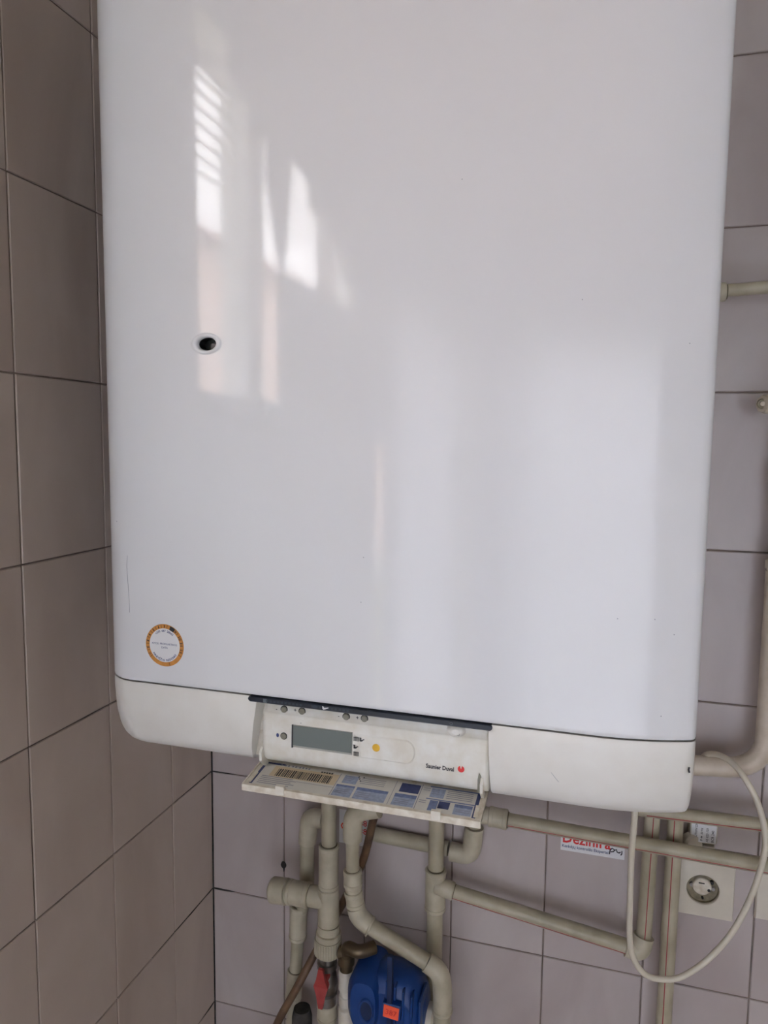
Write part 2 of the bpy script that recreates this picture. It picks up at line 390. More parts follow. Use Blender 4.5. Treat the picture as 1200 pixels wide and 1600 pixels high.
# outside, seen only through the windows
mb = MB(); mb.box((-60, -60, -3.2), (60, 40, -3.1), 'ground_mat'); struct(mb.build('ground'))
hs = thing('house', 'pink plastered house outside the side window', 'house', (-7, -12, -3.1))
mb = MB(); mb.box((-9, -30, -3.1), (-6, -5, 4.0), 'house_wall'); mb.build('wall', hs)
mb = MB(); mb.slab([(-5.7, -30.3, 4.0), (-5.7, -4.7, 4.0), (-7.5, -4.7, 4.6), (-7.5, -30.3, 4.6)], (0, 0, 1), .1, 'house_roof'); mb.slab([(-7.5, -30.3, 4.6), (-7.5, -4.7, 4.6), (-9.3, -4.7, 4.0), (-9.3, -30.3, 4.0)], (0, 0, 1), .1, 'house_roof'); mb.build('roof', hs)

# ================================================================ BOILER
XL, XR, YF = .1285, .7415, -.45
def yfront(x):
    y = YF
    if x < XL+.035: y += .018*(1-(x-XL)/.035)**2
    if x > XR-.09: y += .018*(1-(XR-x)/.09)**2
    return y
boiler = thing('gas_boiler', 'large white wall-hung gas boiler with an open control flap, in the tiled corner', 'boiler', ((XL+XR)/2, -.22, .25))
SEAM = .3303; TOP = 1.142
def plan(dx=0, dy=0):
    xs_ = [XL+t for t in (.0, .001, .003, .006, .010, .015, .02, .027, .035)] + [.19, .25, .3136, .40, .5575, .60, XR-.09] + [XR-.09+.09*t for t in (.15, .3, .45, .6, .72, .82, .9, .95, .98, 1)]
    out = []
    for x in xs_:
        e = 0
        for d in (x-XL, XR-x):
            if d < .006: e += .006-math.sqrt(max(0, .006**2-(.006-d)**2))
        out.append((x, yfront(x)+e))
    cx = (XL+XR)/2
    return [(x + (dx*.42 if x < cx else -dx*.12)*max(0, min(1, abs(x-cx)/.3))**3, y+dy) for x, y in out]
PL = plan()
# front panel with the oval peephole
hc = at(322, 537, -YF); hw = .0117; hh = .0073
xs_ = sorted(set([x for x, _ in PL] + [hc.x-.03, hc.x+.03])); xs_ = [x for x in xs_ if not (hc.x-.03 < x < hc.x+.03)]
yy = lambda x: next((y for a, y in PL if abs(a-x) < 1e-9), YF)
zs = [SEAM+.0006, SEAM+.0022, SEAM+.005, SEAM+.02, hc.z-.03, hc.z+.03, TOP-.03, TOP-.010, TOP-.004, TOP]
mb = MB(); grid = []
for z in zs:
    ins = .0012 if z == zs[0] else (.004 if z == TOP else 0)
    grid.append([(x, yy(x)+ins, z) for x in xs_])
k = len(xs_); vs = [p for r in grid for p in r]; fs = []
for a in range(len(zs)-1):
    for i in range(k-1):
        if zs[a] == hc.z-.03 and abs(xs_[i]-(hc.x-.03)) < 1e-9: hole = (a, i); continue
        fs.append((a*k+i, a*k+i+1, (a+1)*k+i+1, (a+1)*k+i))
mb.add(vs, fs, 'enamel', True)
n = 48; sqp, elp = [], []
for i in range(n):
    t = 2*math.pi*i/n; c_, s_ = math.cos(t), math.sin(t); q = .03/max(abs(c_), abs(s_))
    sqp.append((hc.x+c_*q, YF, hc.z+s_*q)); elp.append((hc.x+c_*hw, YF, hc.z+s_*hh))
mid = [[(hc.x+(c[0]-hc.x)*1.0*f, YF-b_, hc.z+(c[2]-hc.z)*f) for c in elp] for f, b_ in ((1.62, 0), (1.52, 0), (1.46, .0001), (1.38, .0006), (1.25, .0012), (1.1, .0010), (.97, .0002), (.90, -.0015), (.88, -.004))]
mb.rings([sqp]+mid, 'enamel', cap=False)
# top, sides
top = [(x, y+.004, TOP) for x, y in PL] + [(XR, -.30, TOP), (XL, -.30, TOP)]; mb.add(top, [list(range(len(top)))], 'enamel')
for X in (XL, XR): mb.quad((X, -.30, SEAM), (X, PL[0][1] if X == XL else PL[-1][1], SEAM), (X, PL[0][1] if X == XL else PL[-1][1], TOP), (X, -.30, TOP), 'enamel')
mb.recalc = False; front_panel = mb.build('front_panel', boiler)
# peephole insert
mb = MB(); e = [(hc.x+(c[0]-hc.x)*.885, YF+.0038, hc.z+(c[2]-hc.z)*.885) for c in elp]
mb.rings([e, [(x, YF+.016, z) for x, y, z in e]], 'black', cap=False)
mb.add([(x, YF+.016, z) for x, y, z in e], [list(range(n))], 'black')
mb.lathe((hc.x+.004, YF+.016, hc.z-.002), (hc.x+.004, YF+.008, hc.z-.002), [(0, .0045), (.6, .0045), (1, .0035)], 'strip_plastic', 16)
o = mb.build('peephole', front_panel); o['label'] = 'oval black peephole in the front panel'
mb = MB()
mb.box((XL+.001, -.30, SEAM-.06), (XR-.001, -.002, TOP-.002), 'enamel'); mb.box((XL+.03, -.42, .268), (XR-.03, -.30, TOP-.01), 'dark_gap')
mb.build('casing', boiler)

# bottom cover in two wings either side of the console
CL0, CL1, CR0, CR1 = .3175, .3030, .5567, .5594
levels = [(SEAM-.0012, .0012, 0), (SEAM-.0025, .0004, 0), (.318, .0004, .0), (.300, .0015, .0009), (.288, .003, .002), (.276, .0058, .0038), (.268, .0085, .006), (.261, .012, .009), (.256, .0160, .0125), (.2525, .021, .0165), (.2505, .027, .022), (.250, .034, .028)]
for side in (0, 1):
    mb = MB(); R = []
    for z, dy, dx in levels:
        t = (SEAM-z)/(SEAM-.25); c0 = CL0+(CL1-CL0)*t; c1 = CR0+(CR1-CR0)*t
        pl = [(x, min(y, -.3)) for x, y in plan(dx, dy)]
        if side == 0:
            pts = [(x, y) for x, y in pl if x < .30]
            pts = [(pts[0][0], -.01)] + pts + [(c0-.0015, YF+dy), (c0-.0004, YF+dy+.0004), (c0, YF+dy+.0015), (c0, -.405), (c0-.03, -.405), (c0-.03, -.01)]
        else:
            pts = [(x, y) for x, y in pl if x > .59]
            pts = [(c1+.03, -.01), (c1+.03, -.405), (c1, -.405), (c1, YF+dy+.0015), (c1+.0004, YF+dy+.0004), (c1+.0015, YF+dy)] + pts + [(pts[-1][0], -.01)]
        R.append([(x, y, z) for x, y in pts])
    mb.rings(R, 'plastic_cover', cap=True, smooth=True)
    cover = mb.build('bottom_cover', boiler); cover.data.set_sharp_from_angle(angle=math.radians(38))
mb = MB(); mb.box((.298, -.428, .2560), (.563, -.404, .3285), 'aged_plastic'); o = mb.build('recess_back', boiler)
for xs_, xe in ((.3008, .3032), (.5590, .5615)):
    mb = MB(); mb.slab([(xs_, a, b) for a, b in ((-.4275, .2565), (-.418, .2520), (-.405, .2520), (-.405, .327), (-.4275, .327))], (1, 0, 0), xe-xs_, 'aged_plastic'); mb.build('recess_side', boiler)
mb = MB(); mb.box((.33, -.405, .2505), (.53, -.01, .262), 'dark_gap'); mb.build('bottom_plate', boiler)

# console
def prf(z):
    P = CP
    for (z0, y0), (z1, y1) in zip(P, P[1:]):
        if z1 <= z <= z0: return y0+(y1-y0)*(z0-z)/(z0-z1)
    return P[-1][1]
CP = [(.3275, -.4375), (.3235, -.4385), (.316, -.4398), (.3125, -.4405), (.3113, -.4420), (.3100, -.4432), (.300, -.4440), (.285, -.4448), (.272, -.4450), (.267, -.4446), (.2625, -.4430), (.2590, -.4400), (.2565, -.4360), (.2555, -.4300), (.2555, -.415)]
def con(px, py, off=0):
    y = -.444
    for _ in range(6): p = at(px, py, -y); y = prf(p.z)
    p = at(px, py, -y); p.y -= off; return p
KX0 = at(408, 1150, .443).x; KX1 = .5580
mb = MB(); ins = [(KX0, .014), (KX0+.0006, .006), (KX0+.002, .0025), (KX0+.0045, .0006), (KX0+.008, 0), (KX1-.004, 0), (KX1-.0015, .0008), (KX1, .004), (KX1, .014)]
mb.rings([[(x, min(y+d, -.412), z) for z, y in CP] + [(x, -.405, .2555), (x, -.405, .3275)] for x, d in ins], 'console_plastic', cap=True, smooth=True)
console = mb.build('control_console', boiler)
try: console.data.set_sharp_from_angle(angle=math.radians(50))
except Exception: pass
# raised tongue behind the mode key
mb = MB(); q = con(600, 1170); a0 = con(556, 1163); a1 = con(634, 1175)
pts = []
for i in range(12): t = math.pi/2-math.pi*i/11; pts.append((a1.x+.010*math.cos(t), prf(a1.z), a1.z+.0125*math.sin(t)))
pts += [(a0.x, prf(a0.z), a1.z-.0125), (a0.x, prf(a0.z), a1.z+.0125)]
pts = [(x, prf(z)+.0002, z) for x, _, z in pts]
cen = V((sum(p[0] for p in pts)/len(pts), 0, sum(p[2] for p in pts)/len(pts)))
inner = [(cen.x+(x-cen.x)*.88, prf(z)-.0009, cen.z+(z-cen.z)*.86) for x, y, z in pts]
mb.rings([pts, inner], 'console_plastic', cap=False); mb.add(inner, [list(range(len(inner)))], 'console_plastic'); mb.build('raised_pad', console)

# dark indicator strip under the seam
mb = MB(); s0 = V((.3100, 0, .3269)); s1 = V((.5580, 0, .3269)); rr = .0031
pts = []
for i in range(9): t = math.pi/2+math.pi*i/8; pts.append((s0.x+rr*math.cos(t), -.4506, s0.z+rr*math.sin(t)))
for i in range(9): t = -math.pi/2+math.pi*i/8; pts.append((s1.x+rr*math.cos(t), -.4506, s1.z+rr*math.sin(t)))
back = [(x, -.437, z) for x, y, z in pts]; cc = [((x-.433)*.997+.433, -.4517, (z-s0.z)*.7+s0.z) for x, y, z in pts]
mb.rings([back, pts, cc], 'strip_plastic', smooth=False); strip = mb.build('indicator_strip', boiler); strip['label'] = 'thin black strip with small grey icons above the console'
mb = MB()
def onstrip(px, py): return at(px, py, .4519)
def pxquad(mb, p, w_, h_, m, dz=0): mb.quad(p+V((-w_/2, 0, -h_/2)), p+V((w_/2, 0, -h_/2)), p+V((w_/2, 0, h_/2)), p+V((-w_/2, 0, h_/2)), m)
p = onstrip(414, 1094.5); p.z = s0.z; pxquad(mb, p, .0042, .0040, 'strip_mark')
p = onstrip(492, 1102); p.z = s0.z; pxquad(mb, p, .003, .0036, 'strip_faint')
for i in range(22):
    if 9 < i < 12: continue
    p = V((.329+i*.0042, -.4519, s0.z)); pxquad(mb, p, .0026, .0022, 'strip_faint')
p = onstrip(508, 1104); p.z = s0.z
mb.slab([p+V(q) for q in ((-.003, 0, .0018), (-.0022, 0, .0018), (-.001, 0, .0002), (.0035, 0, .0010), (.0035, 0, .0003), (.0005, 0, -.0012), (-.002, 0, -.0018), (-.003, 0, -.0006))], (0, -1, 0), .0001, 'sticker_white')
p = onstrip(705, 1128); p.z = s0.z
mb.tube([p+V((.0013*math.cos(a*.6283), 0, .0013*math.sin(a*.6283))) for a in range(11)], .0002, 'strip_mark', n=5)
mb.build('icon', strip)['kind'] = 'stuff'
# keys
def key(px, py, r, m, name, h=.0016, parent=boiler, rim='dark_gap'):
    p = con(px, py); mb = MB()
    mb.lathe(p+V((0, .001, 0)), p+V((0, -.0003, 0)), [(0, r*1.22), (1, r*1.22)], rim, 20)
    mb.lathe(p+V((0, .001, 0)), p+V((0, -h, 0)), [(0, r), (.75, r), (.9, r*.93), (1, r*.72)], m, 20, smooth=False)
    return mb.build(name, parent)
for px, py in ((444, 1108.5), (472, 1111.5), (541, 1120), (569.5, 1123)): key(px, py, .0033, 'button_grey', 'button')
key(443.5, 1150, .0031, 'button_grey', 'button'); o = key(588, 1168, .0040, 'button_yellow', 'mode_button'); o['label'] = 'yellow mode button'
# rocker
p = con(713, 1141); mb = MB(); n = 28
R = []
for f, hh_ in ((1.08, .0002), (1, .0012), (.93, .0028), (.75, .0042), (.4, .0050)):
    R.append([p+V((.0088*f*math.cos(2*math.pi*i/n), -hh_, .0062*f*math.sin(2*math.pi*i/n))) for i in range(n)])
mb.rings(R, 'plastic_cover'); sw = mb.build('power_switch', boiler); sw['label'] = 'white oval push switch'
mb = MB(); q = p+V((.0028, -.0047, -.0022))
mb.tube([q+V((.0012*math.cos(a*.6283), 0, .0012*math.sin(a*.6283))) for a in range(11)], .00018, 'ink', n=5); mb.build('symbol', sw)
# display
c4 = [con(457, 1167.5), con(550.5, 1179), con(550.5, 1143.5), con(457, 1132)]
xa, xb = c4[0].x, c4[1].x; za, zb = (c4[0].z+c4[1].z)/2, (c4[2].z+c4[3].z)/2
mb = MB(); fr = []
def cr4(x0, x1, z0, z1, o_): return [(x0, prf(z0)-o_, z0), (x1, prf(z0)-o_, z0), (x1, prf(z1)-o_, z1), (x0, prf(z1)-o_, z1)]
mb.add(cr4(xa, xb, za, zb, .0002)+cr4(xa+.0006, xb-.0006, za+.0022, zb-.0005, .0011), [(0, 1, 5, 4), (1, 2, 6, 5), (2, 3, 7, 6), (3, 0, 4, 7)], 'display_edge')
disp = mb.build('display', boiler); disp['label'] = 'grey-green liquid crystal display, blank'
mb = MB(); mb.slab(cr4(xa+.0007, xb-.0007, za+.0023, zb-.0006, .0008), (0, -1, 0), .0004, 'display_glass'); mb.build('glass', disp)
mb = MB(); mb.slab(cr4(xa-.0006, xa+.0009, za-.0003, zb, .0004), (0, -1, 0), .0012, 'ink'); mb.build('bezel', disp)
# print on console
mb = MB()
def tx(s, px, py, size, m='ink', **k): text(mb, s, size, m, con(px, py, .0003), **k)
for s, px, py in (('-', 431, 1110), ('+', 459, 1112), ('-', 528, 1121), ('+', 556, 1124)): tx(s, px, py, .0058, 'ink', bold=.01)
tx('mode', 565, 1167.5, .0050, bold=.02)
def radiator(px, py):
    p = con(px, py, .0012)
    for i in range(4): mb.box(p+V((i*.0014, 0, 0)), p+V((i*.0014+.0009, .0001, .0044)), 'ink')
    mb.box(p+V((-.0003, 0, .0036)), p+V((.0055, .0001, .0041)), 'ink')
def tap(px, py):
    p = con(px, py, .0012)
    mb.slab([p+V(q) for q in ((0, 0, .0042), (.0022, 0, .0042), (.0022, 0, .0034), (.0013, 0, .0030), (.0026, 0, .0020), (.0052, 0, .0034), (.0052, 0, .0020), (.0044, 0, .0020), (.0030, 0, .0004), (.0004, 0, .0002), (.0002, 0, .0024), (.0009, 0, .0030), (0, 0, .0034))], (0, -1, 0), .0001, 'ink')
radiator(553, 1157); tap(562, 1158); tap(552.5, 1169); radiator(553, 1180)
p = con(434, 1148.5, .0003)
mb.slab([p+V((.0016*math.cos(a*.5236), 0, .0022*math.sin(a*.5236))) for a in range(12)], (0, -1, 0), .0001, 'ink_blue')
text(mb, 'Saunier Duval', .0060, 'ink', con(665.5, 1199, .0004), bold=.032, sx=.84)
p = con(720.5, 1201.5, .0004)
mb.slab([p+V((.0033*math.cos(a*.31416), 0, .0033*math.sin(a*.31416))) for a in range(20)], (0, -1, 0), .0001, 'red')
mb.slab([p+V(q)*1.0 for q in ((-.0012, -.0003, .0036), (.0000, -.0003, .0000), (.0010, -.0003, .0036), (.0003, -.0003, .0042), (-.0004, -.0003, .0042))], (0, -1, 0), .0001, 'console_plastic')
o = mb.build('lettering', console); o['label'] = 'printed black signs and maker lettering with red round emblem'; o['kind'] = 'stuff'

# flap
FXL, FXR = .3118, .5560
h0 = V((0, -.418, .2528)); h1 = V((0, -.4745, .2462)); fd = (h1-h0); fn = V((0, fd.z, -fd.y)).normalized()
if fn.z < 0: fn = -fn
def fl(x, v, o_=0): q = h0+fd*v+fn*o_; return V((x, q.y, q.z))
mb = MB()
mb.slab([fl(FXL, 0), fl(FXL, 1), fl(FXR, 1), fl(FXR, 0)], -fn, .0018, 'aged_plastic')
mb.box((FXL, h1.y-.0015, h1.z-.0066), (FXR, h1.y+.0005, h1.z+.0004), 'aged_plastic', .0005)
for x in (FXL, FXR-.0016): mb.slab([fl(x, .05, .0012), fl(x, 1, .0008), fl(x+.0016, 1, .0008), fl(x+.0016, .05, .0012)], -fn, .0032, 'aged_plastic')
for x in (FXL+.0035, FXR-.008): mb.slab([fl(x, .62, .0014), fl(x, .93, .0006), fl(x+.004, .93, .0006), fl(x+.004, .62, .0014)], -fn, .0016, 'aged_plastic')
flap = mb.build('control_flap', boiler); flap['label'] = 'opened yellowed plastic flap with printed instruction label'
for px in (437.5, 681):
    x = at(px, 1240 if px < 500 else 1270, .475).x; mb = MB()
    mb.box((x-.0048, h1.y-.0022, h1.z-.005), (x+.0048, h1.y+.002, h1.z+.0040), 'console_plastic', .0005); mb.build('clip', flap)
for x in (.3185, .5505):
    mb = MB(); mb.slab([V((x, a, b)) for a, b in ((-.4300, .2500), (-.4375, .2490), (-.4490, .2600), (-.4500, .2690), (-.4455, .2740), (-.4440, .2650))], (1, 0, 0), .0028, 'console_plastic'); mb.build('hinge_arm', flap)
mb = MB(); mb.slab([V((.5476, -.4452, .259)), V((.5508, -.4452, .259)), V((.5512, -.4453, .275)), V((.5488, -.4453, .279)), V((.5476, -.4453, .272))], (0, -1, 0), .0002, 'button_grey'); mb.build('hinge_slot', console)
LX0, LX1, LV0, LV1 = .3180, .5500, .24, .955
mb = MB()
def lb(u0, u1, v0, v1, m, o_=.0003):
    P = [fl(LX0+(LX1-LX0)*u, LV0+(LV1-LV0)*v, o_) for u, v in ((u0, v0), (u0, v1), (u1, v1), (u1, v0))]; mb.quad(*P, m)
lb(0, 1, 0, 1, 'paper', .0002)
lb(0, .013, 0, 1, 'paper_dark'); lb(0, .10, 0, .07, 'paper_dark'); lb(.985, 1, 0, 1, 'paper_dark'); lb(.78, 1, .0, .05, 'paper_mid'); lb(.78, 1, .50, .54, 'paper_mid')
lb(.06, .37, .12, .58, 'paper_beige')
x = .085
while x < .345:
    q = random.choice((.003, .0045, .007)); lb(x, x+q, .22, .55, 'ink', .0004); x += q+random.choice((.0025, .0035, .005))
for i, u in enumerate((.08, .10, .115, .135, .15, .17, .185, .20, .215)): lb(u, u+.008, .02, .09, 'ink_grey', .0004)
for u in (.28, .292, .304, .316, .328): lb(u, u+.009, .08, .14, 'ink', .0004)
for i in range(5): lb(.03, .18+.02*(i % 2), .60+i*.075, .625+i*.075, 'ink_grey', .0004)
lb(.20, .372, .66, .675, 'ink_grey', .0004); lb(.372, .375, .05, .98, 'ink_grey', .0004)
for u0, u1, v0, v1, m in ((.395, .46, .08, .42, 'paper_blue'), (.47, .62, .06, .44, 'paper'), (.38, .465, .50, .97, 'paper_blue'), (.475, .615, .50, .97, 'paper_blue'), (.655, .74, .05, .42, 'paper_dark'), (.645, .74, .50, .97, 'paper_blue'), (.79, .85, .08, .45, 'paper_blue'), (.80, .835, .57, .97, 'paper_mid'), (.838, .885, .56, .84, 'paper_dark'), (.905, .98, .58, .97, 'paper_blue'), (.475, .615, .50, .62, 'paper_mid'), (.38, .465, .50, .58, 'paper_mid'), (.645, .74, .50, .64, 'paper_mid'), (.905, .98, .58, .70, 'paper_mid')):
    lb(u0, u1, v0, v1, m, .0004 if m != 'paper_mid' else .0005)
for u0, v0, k_ in ((.475, .10, 4), (.755, .12, 2), (.86, .10, 5), (.39, .68, 3), (.485, .70, 3), (.655, .72, 3), (.755, .62, 2), (.915, .78, 2), (.402, .12, 3), (.795, .14, 3)):
    for i in range(k_): lb(u0, u0+(.03 if u0 in (.755, .402, .795) else .06+.05*(u0 in (.475, .86))), v0+i*.075, v0+i*.075+.022, 'ink_grey', .0006)
for a, b in ((.455, .06), (.462, .14), (.47, .22), (.478, .06)): lb(a, a+.006, b, b+.05, 'ink', .0006)
lb(.745, .748, 0, 1, 'ink_grey', .0005); lb(.63, .632, 0, 1, 'ink_grey', .0005)
o = mb.build('instruction_label', flap); o['label'] = 'white instruction label with blue picture boxes and a barcode'

# service sticker
sc = at(257, 1008.5, .4507); sc.y = YF-.0004; r = .0232
mb = MB(); n = 64
def ring(rad, o_): return [sc+V((rad*math.cos(2*math.pi*i/n), -o_, rad*math.sin(2*math.pi*i/n))) for i in range(n)]
mb.rings([ring(r, -.0003), ring(r, 0), ring(r*.80, .00002)], 'sticker_orange', cap=False, smooth=False)
mb.add(ring(r*.80, .00002), [list(range(n))], 'sticker_white')
stk = mb.build('service_sticker', boiler); stk['label'] = 'round orange and white service sticker with a ring of month marks'
mb = MB(); c2 = sc+V((0, -.0003, 0))
for i in range(26):
    a = math.radians(-128+i*(246/25)) if i < 26 else 0
    er = V((math.sin(a), 0, math.cos(a))); ex = V((math.cos(a), 0, -math.sin(a)))
    mb.quad(c2+er*r*.82-ex*.00022, c2+er*r*.82+ex*.00022, c2+er*r*.98+ex*.00022, c2+er*r*.98-ex*.00022, 'ink')
for i in range(12):
    a = math.radians(-122+i*20.5); er = V((math.sin(a), 0, math.cos(a))); ex = V((math.cos(a), 0, -math.sin(a)))
    text(mb, str(i+1), .0038, 'ink', c2+er*r*.83, ex, er, 'CENTER', .02)
for a in (164,): 
    a = math.radians(a); er = V((math.sin(a), 0, math.cos(a))); ex = V((math.cos(a), 0, -math.sin(a))); mb.quad(c2+er*r*.82-ex*.00022, c2+er*r*.82+ex*.00022, c2+er*r*.98+ex*.00022, c2+er*r*.98-ex*.00022, 'ink')
pts = [];  
for a in (20, 25, 30, 36): a = math.radians(a); pts.append(c2+V((math.sin(a), 0, math.cos(a)))*r*.985)
for a in (36, 30, 25, 20): a = math.radians(a); pts.append(c2+V((math.sin(a), 0, math.cos(a)))*r*.80)
mb.slab(pts, (0, -1, 0), .0001, 'ink')
arc_text(mb, '+370 687 28603', .0033, 'ink_blue', c2, r*.69, 0, .105)
arc_text(mb, 'PANEVĖŽIO REGIONAS', .0032, 'ink_blue', c2, r*.70, math.pi, .112, True)
text(mb, 'KIEKIS  PROFILAKTIKOS'.replace('KIEKIS', 'KITOS'), .0029, 'ink_blue', c2+V((0, 0, .0006)), align='CENTER', bold=.006)
text(mb, 'DATA', .0029, 'ink_blue', c2+V((0, 0, -.0034)), align='CENTER', bold=.006)
o = mb.build('lettering', stk); o['kind'] = 'stuff'
# scratches and chips of dirt on the enamel and cover
def mark(pts, r_, name, parent, m='ink_grey'):
    mb = MB(); P = []
    for px, py in pts:
        p = at(px, py, .4502); p = at(px, py, -yfront(p.x)+.0001); P.append(p)
    mb.tube(P, r_, m, n=5); return mb.build(name, parent)
mark([(199, 868), (198, 885), (199.5, 905), (202, 940), (202.5, 957)], .00018, 'scratch', front_panel)
mark([(861, 1207), (868, 1216), (873, 1222)], .00015, 'scratch', cover); mark([(1077, 1199), (1076, 1203), (1077, 1207)], .0009, 'chip', cover, 'ink')
for px, py in ((1034, 1124), (1024, 970), (1080, 534), (564, 941), (568, 871), (470, 1130), (1055, 996), (910, 468), (965, 967), (722, 280), (180, 815)):
    p = at(px, py, .45); mb = MB(); mb.lathe((p.x, yfront(p.x)+.0001, p.z), (p.x, yfront(p.x)-.0002, p.z), [(0, .0005), (1, .0004)], 'ink_grey', 8); mb.build('speck', front_panel)

# ================================================================ PIPES
def fit_(parent, name, a, b, wpx, m='pipe_fitting', lip=True, prof=None):
    r = wd(wpx, a)/2; mb = MB(); L = (b-a).length; e = min(.18, .0015/L); l = min(.3, .006/L)
    if prof: pr = [(t, r*f) for t, f in prof]
    elif lip: pr = [(0, r*.96), (e, r*1.04), (l, r*1.04), (l+e*.5, r), (1-l-e*.5, r), (1-l, r*1.04), (1-e, r*1.04), (1, r*.96)]
    else: pr = [(0, r*.93), (e, r), (1-e, r), (1, r*.93)]
    mb.lathe(a, b, pr, m, 28)
    if m == 'pipe_fitting':                       # grime gathered in the joint at either end
        d = (b-a).normalized(); rr_ = r*pr[-1][1]/max(p_[1] for p_ in pr)
        for q_, s_ in ((a, -1), (b, 1)): mb.lathe(q_, q_+d*(.0016*s_), [(0, rr_*.90), (1, rr_*.86)], 'joint_dirt', 24)
    return mb.build(name, parent)
def tube_(parent, pts, wpx, m='pipe', bend=0, name='tube'):
    r = wd(wpx, pts[0])/2; mb = MB(); mb.tube(pts, r, m, bend, 24); return mb.build(name, parent)
def stripe_(parent, a, b, wpx, off):
    """thin red line painted along the pipe; off = direction from the axis"""
    r = wd(wpx, a)/2; d = V(off); ax = (b-a).normalized(); d = (d-ax*d.dot(ax)).normalized()
    mb = MB(); mb.tube([a+d*(r-.0002), b+d*(r-.0002)], .0007, 'pipe_red', n=6); o = mb.build('stripe', parent); o['label'] = 'thin red line along the pipe'
def down(p, z): return V((p.x, p.y, z))

# riser with tee, capped branch, ribbed union and red-handled valve
D = .09; a = at(514, 1320, D); t0 = at(513, 1386, D); t1 = at(513.5, 1443, D); u1 = at(512, 1490, D)
g = 'pipe runs on the back wall below the boiler'
P1 = thing('water_pipe', 'beige plastic riser with a capped side branch, above the red valve handle', 'pipe', down(a, -.1), g)
tube_(P1, [down(a, .262), a], 24); fit_(P1, 'socket', a, t0, 31)
fit_(P1, 'tee', t0, t1, 34, lip=False)
b1 = at(484, 1399, D); b2 = at(451, 1393.5, D); b3 = at(424, 1390, D); bm_ = at(512, 1402, D)
bd = (b3-b1).normalized(); fit_(P1, 'branch_neck', V((t0.x, t0.y, (b1.z))), b1, 33, lip=False)
fit_(P1, 'branch_sleeve', b1, b2, 37); fit_(P1, 'end_cap', b2, b3, 38, prof=[(0, .80), (.1, .80), (.11, 1.03), (.9, 1.03), (1, .9)])
fit_(P1, 'union', t1, u1, 40, prof=[(0, .86), (.25, .86), (.27, .98), (.45, .98), (.46, 1.04), (.95, 1.04), (1, .9)])
mb = MB(); r = wd(40, u1)/2*1.04; m0 = t1.lerp(u1, .5); m1 = t1.lerp(u1, .93)
for i in range(32):
    an = 2*math.pi*i/32; d = V((math.cos(an), math.sin(an), 0)); mb.tube([m0+d*r, m1+d*r], .0007, 'pipe_fitting', n=5)
o = mb.build('ribbing', P1)
vz0 = at(511, 1492, D); vz1 = at(511, 1566, D)
VV = thing('ball_valve', 'ball valve with a red butterfly handle, under the ribbed pipe union', 'valve', vz1)
fit_(VV, 'body', vz0, vz1, 30, 'steel', prof=[(0, .85), (.12, .85), (.13, 1.05), (.25, 1.05), (.27, .8), (.38, 1.0), (.55, 1.12), (.72, 1.0), (.76, .85), (.78, 1.06), (.98, 1.06), (1, .9)])
hc_ = at(503, 1539, D+.032)
mb = MB(); mb.lathe(hc_+V((0, .022, 0)), hc_, [(0, .006), (.8, .006), (.82, .011), (1, .010)], 'handle_red', 16)
for s_ in (1, -1):
    mb.slab([hc_+V(q) for q in ((-.012, -.001, .000), (.012, -.001, .000), (.008, -.003, .013*s_), (.0045, -.005, .033*s_), (-.0025, -.005, .033*s_), (-.007, -.003, .013*s_))], (0, -1, 0), .005, 'handle_red')
o = mb.build('handle', VV); o['label'] = 'red butterfly handle'
PD = thing('water_pipe', 'beige plastic pipe going down from the red-handled valve', 'pipe', V((vz1.x, vz1.y, FLOOR)), g); tube_(PD, [vz1, down(vz1, FLOOR)], 27)
fit_(PD, 'socket', vz1, at(511, 1592, D), 31)

# second riser behind with elbow at top
D = .045
e0 = at(505, 1280, D); e1 = at(484, 1281, D); e2 = at(480, 1316, D); e3 = at(479, 1395, D)
P2 = thing('water_pipe', 'thin beige plastic pipe with a top elbow, leftmost behind the capped branch', 'pipe', down(e3, 0), g)
tube_(P2, [e0+V((.02, 0, 0)), e0], 22); tube_(P2, [e0, V((e1.x, e0.y, e0.z)), e2], 29, 'pipe_fitting', .016, 'elbow'); tube_(P2, [e2, e3, at(470, 1420, D)], 23, bend=.02)
f0 = at(467, 1414, D); f1 = at(465, 1466, D); f2 = at(462, 1516, D); f3 = at(456, 1600, D)
fit_(P2, 'socket', f0, f1, 27); tube_(P2, [f1, f2], 20, name='tube'); fit_(P2, 'socket', f2, at(458, 1560, D), 25); tube_(P2, [at(458, 1560, D), down(f3, FLOOR)], 21)
mb = MB(); q = at(472, 1592, .06); mb.lathe(q+V((0, 0, .02)), q+V((0, 0, -.05)), [(0, .014), (.2, .017), (.8, .017), (1, .014)], 'mould', 20); o = tag(mb.build('pipe_union'), 'dark pipe union at the lower edge, left of the red valve handle', 'pipe fitting')

# brown hose running diagonally behind
D = .066
HP = spline([at(606, 1225, .06), at(586, 1272, .055), at(567, 1345, .050), at(535, 1412, .050), at(494, 1486, .058), at(463, 1545, D+.010), at(432, 1602, D+.02), at(405, 1680, D+.02)], 6)
mb = MB(); mb.tube(HP, wd(13, HP[0])/2, 'copper_hose', n=14); tag(mb.build('hose'), 'brown hose slanting behind the beige pipes', 'hose')

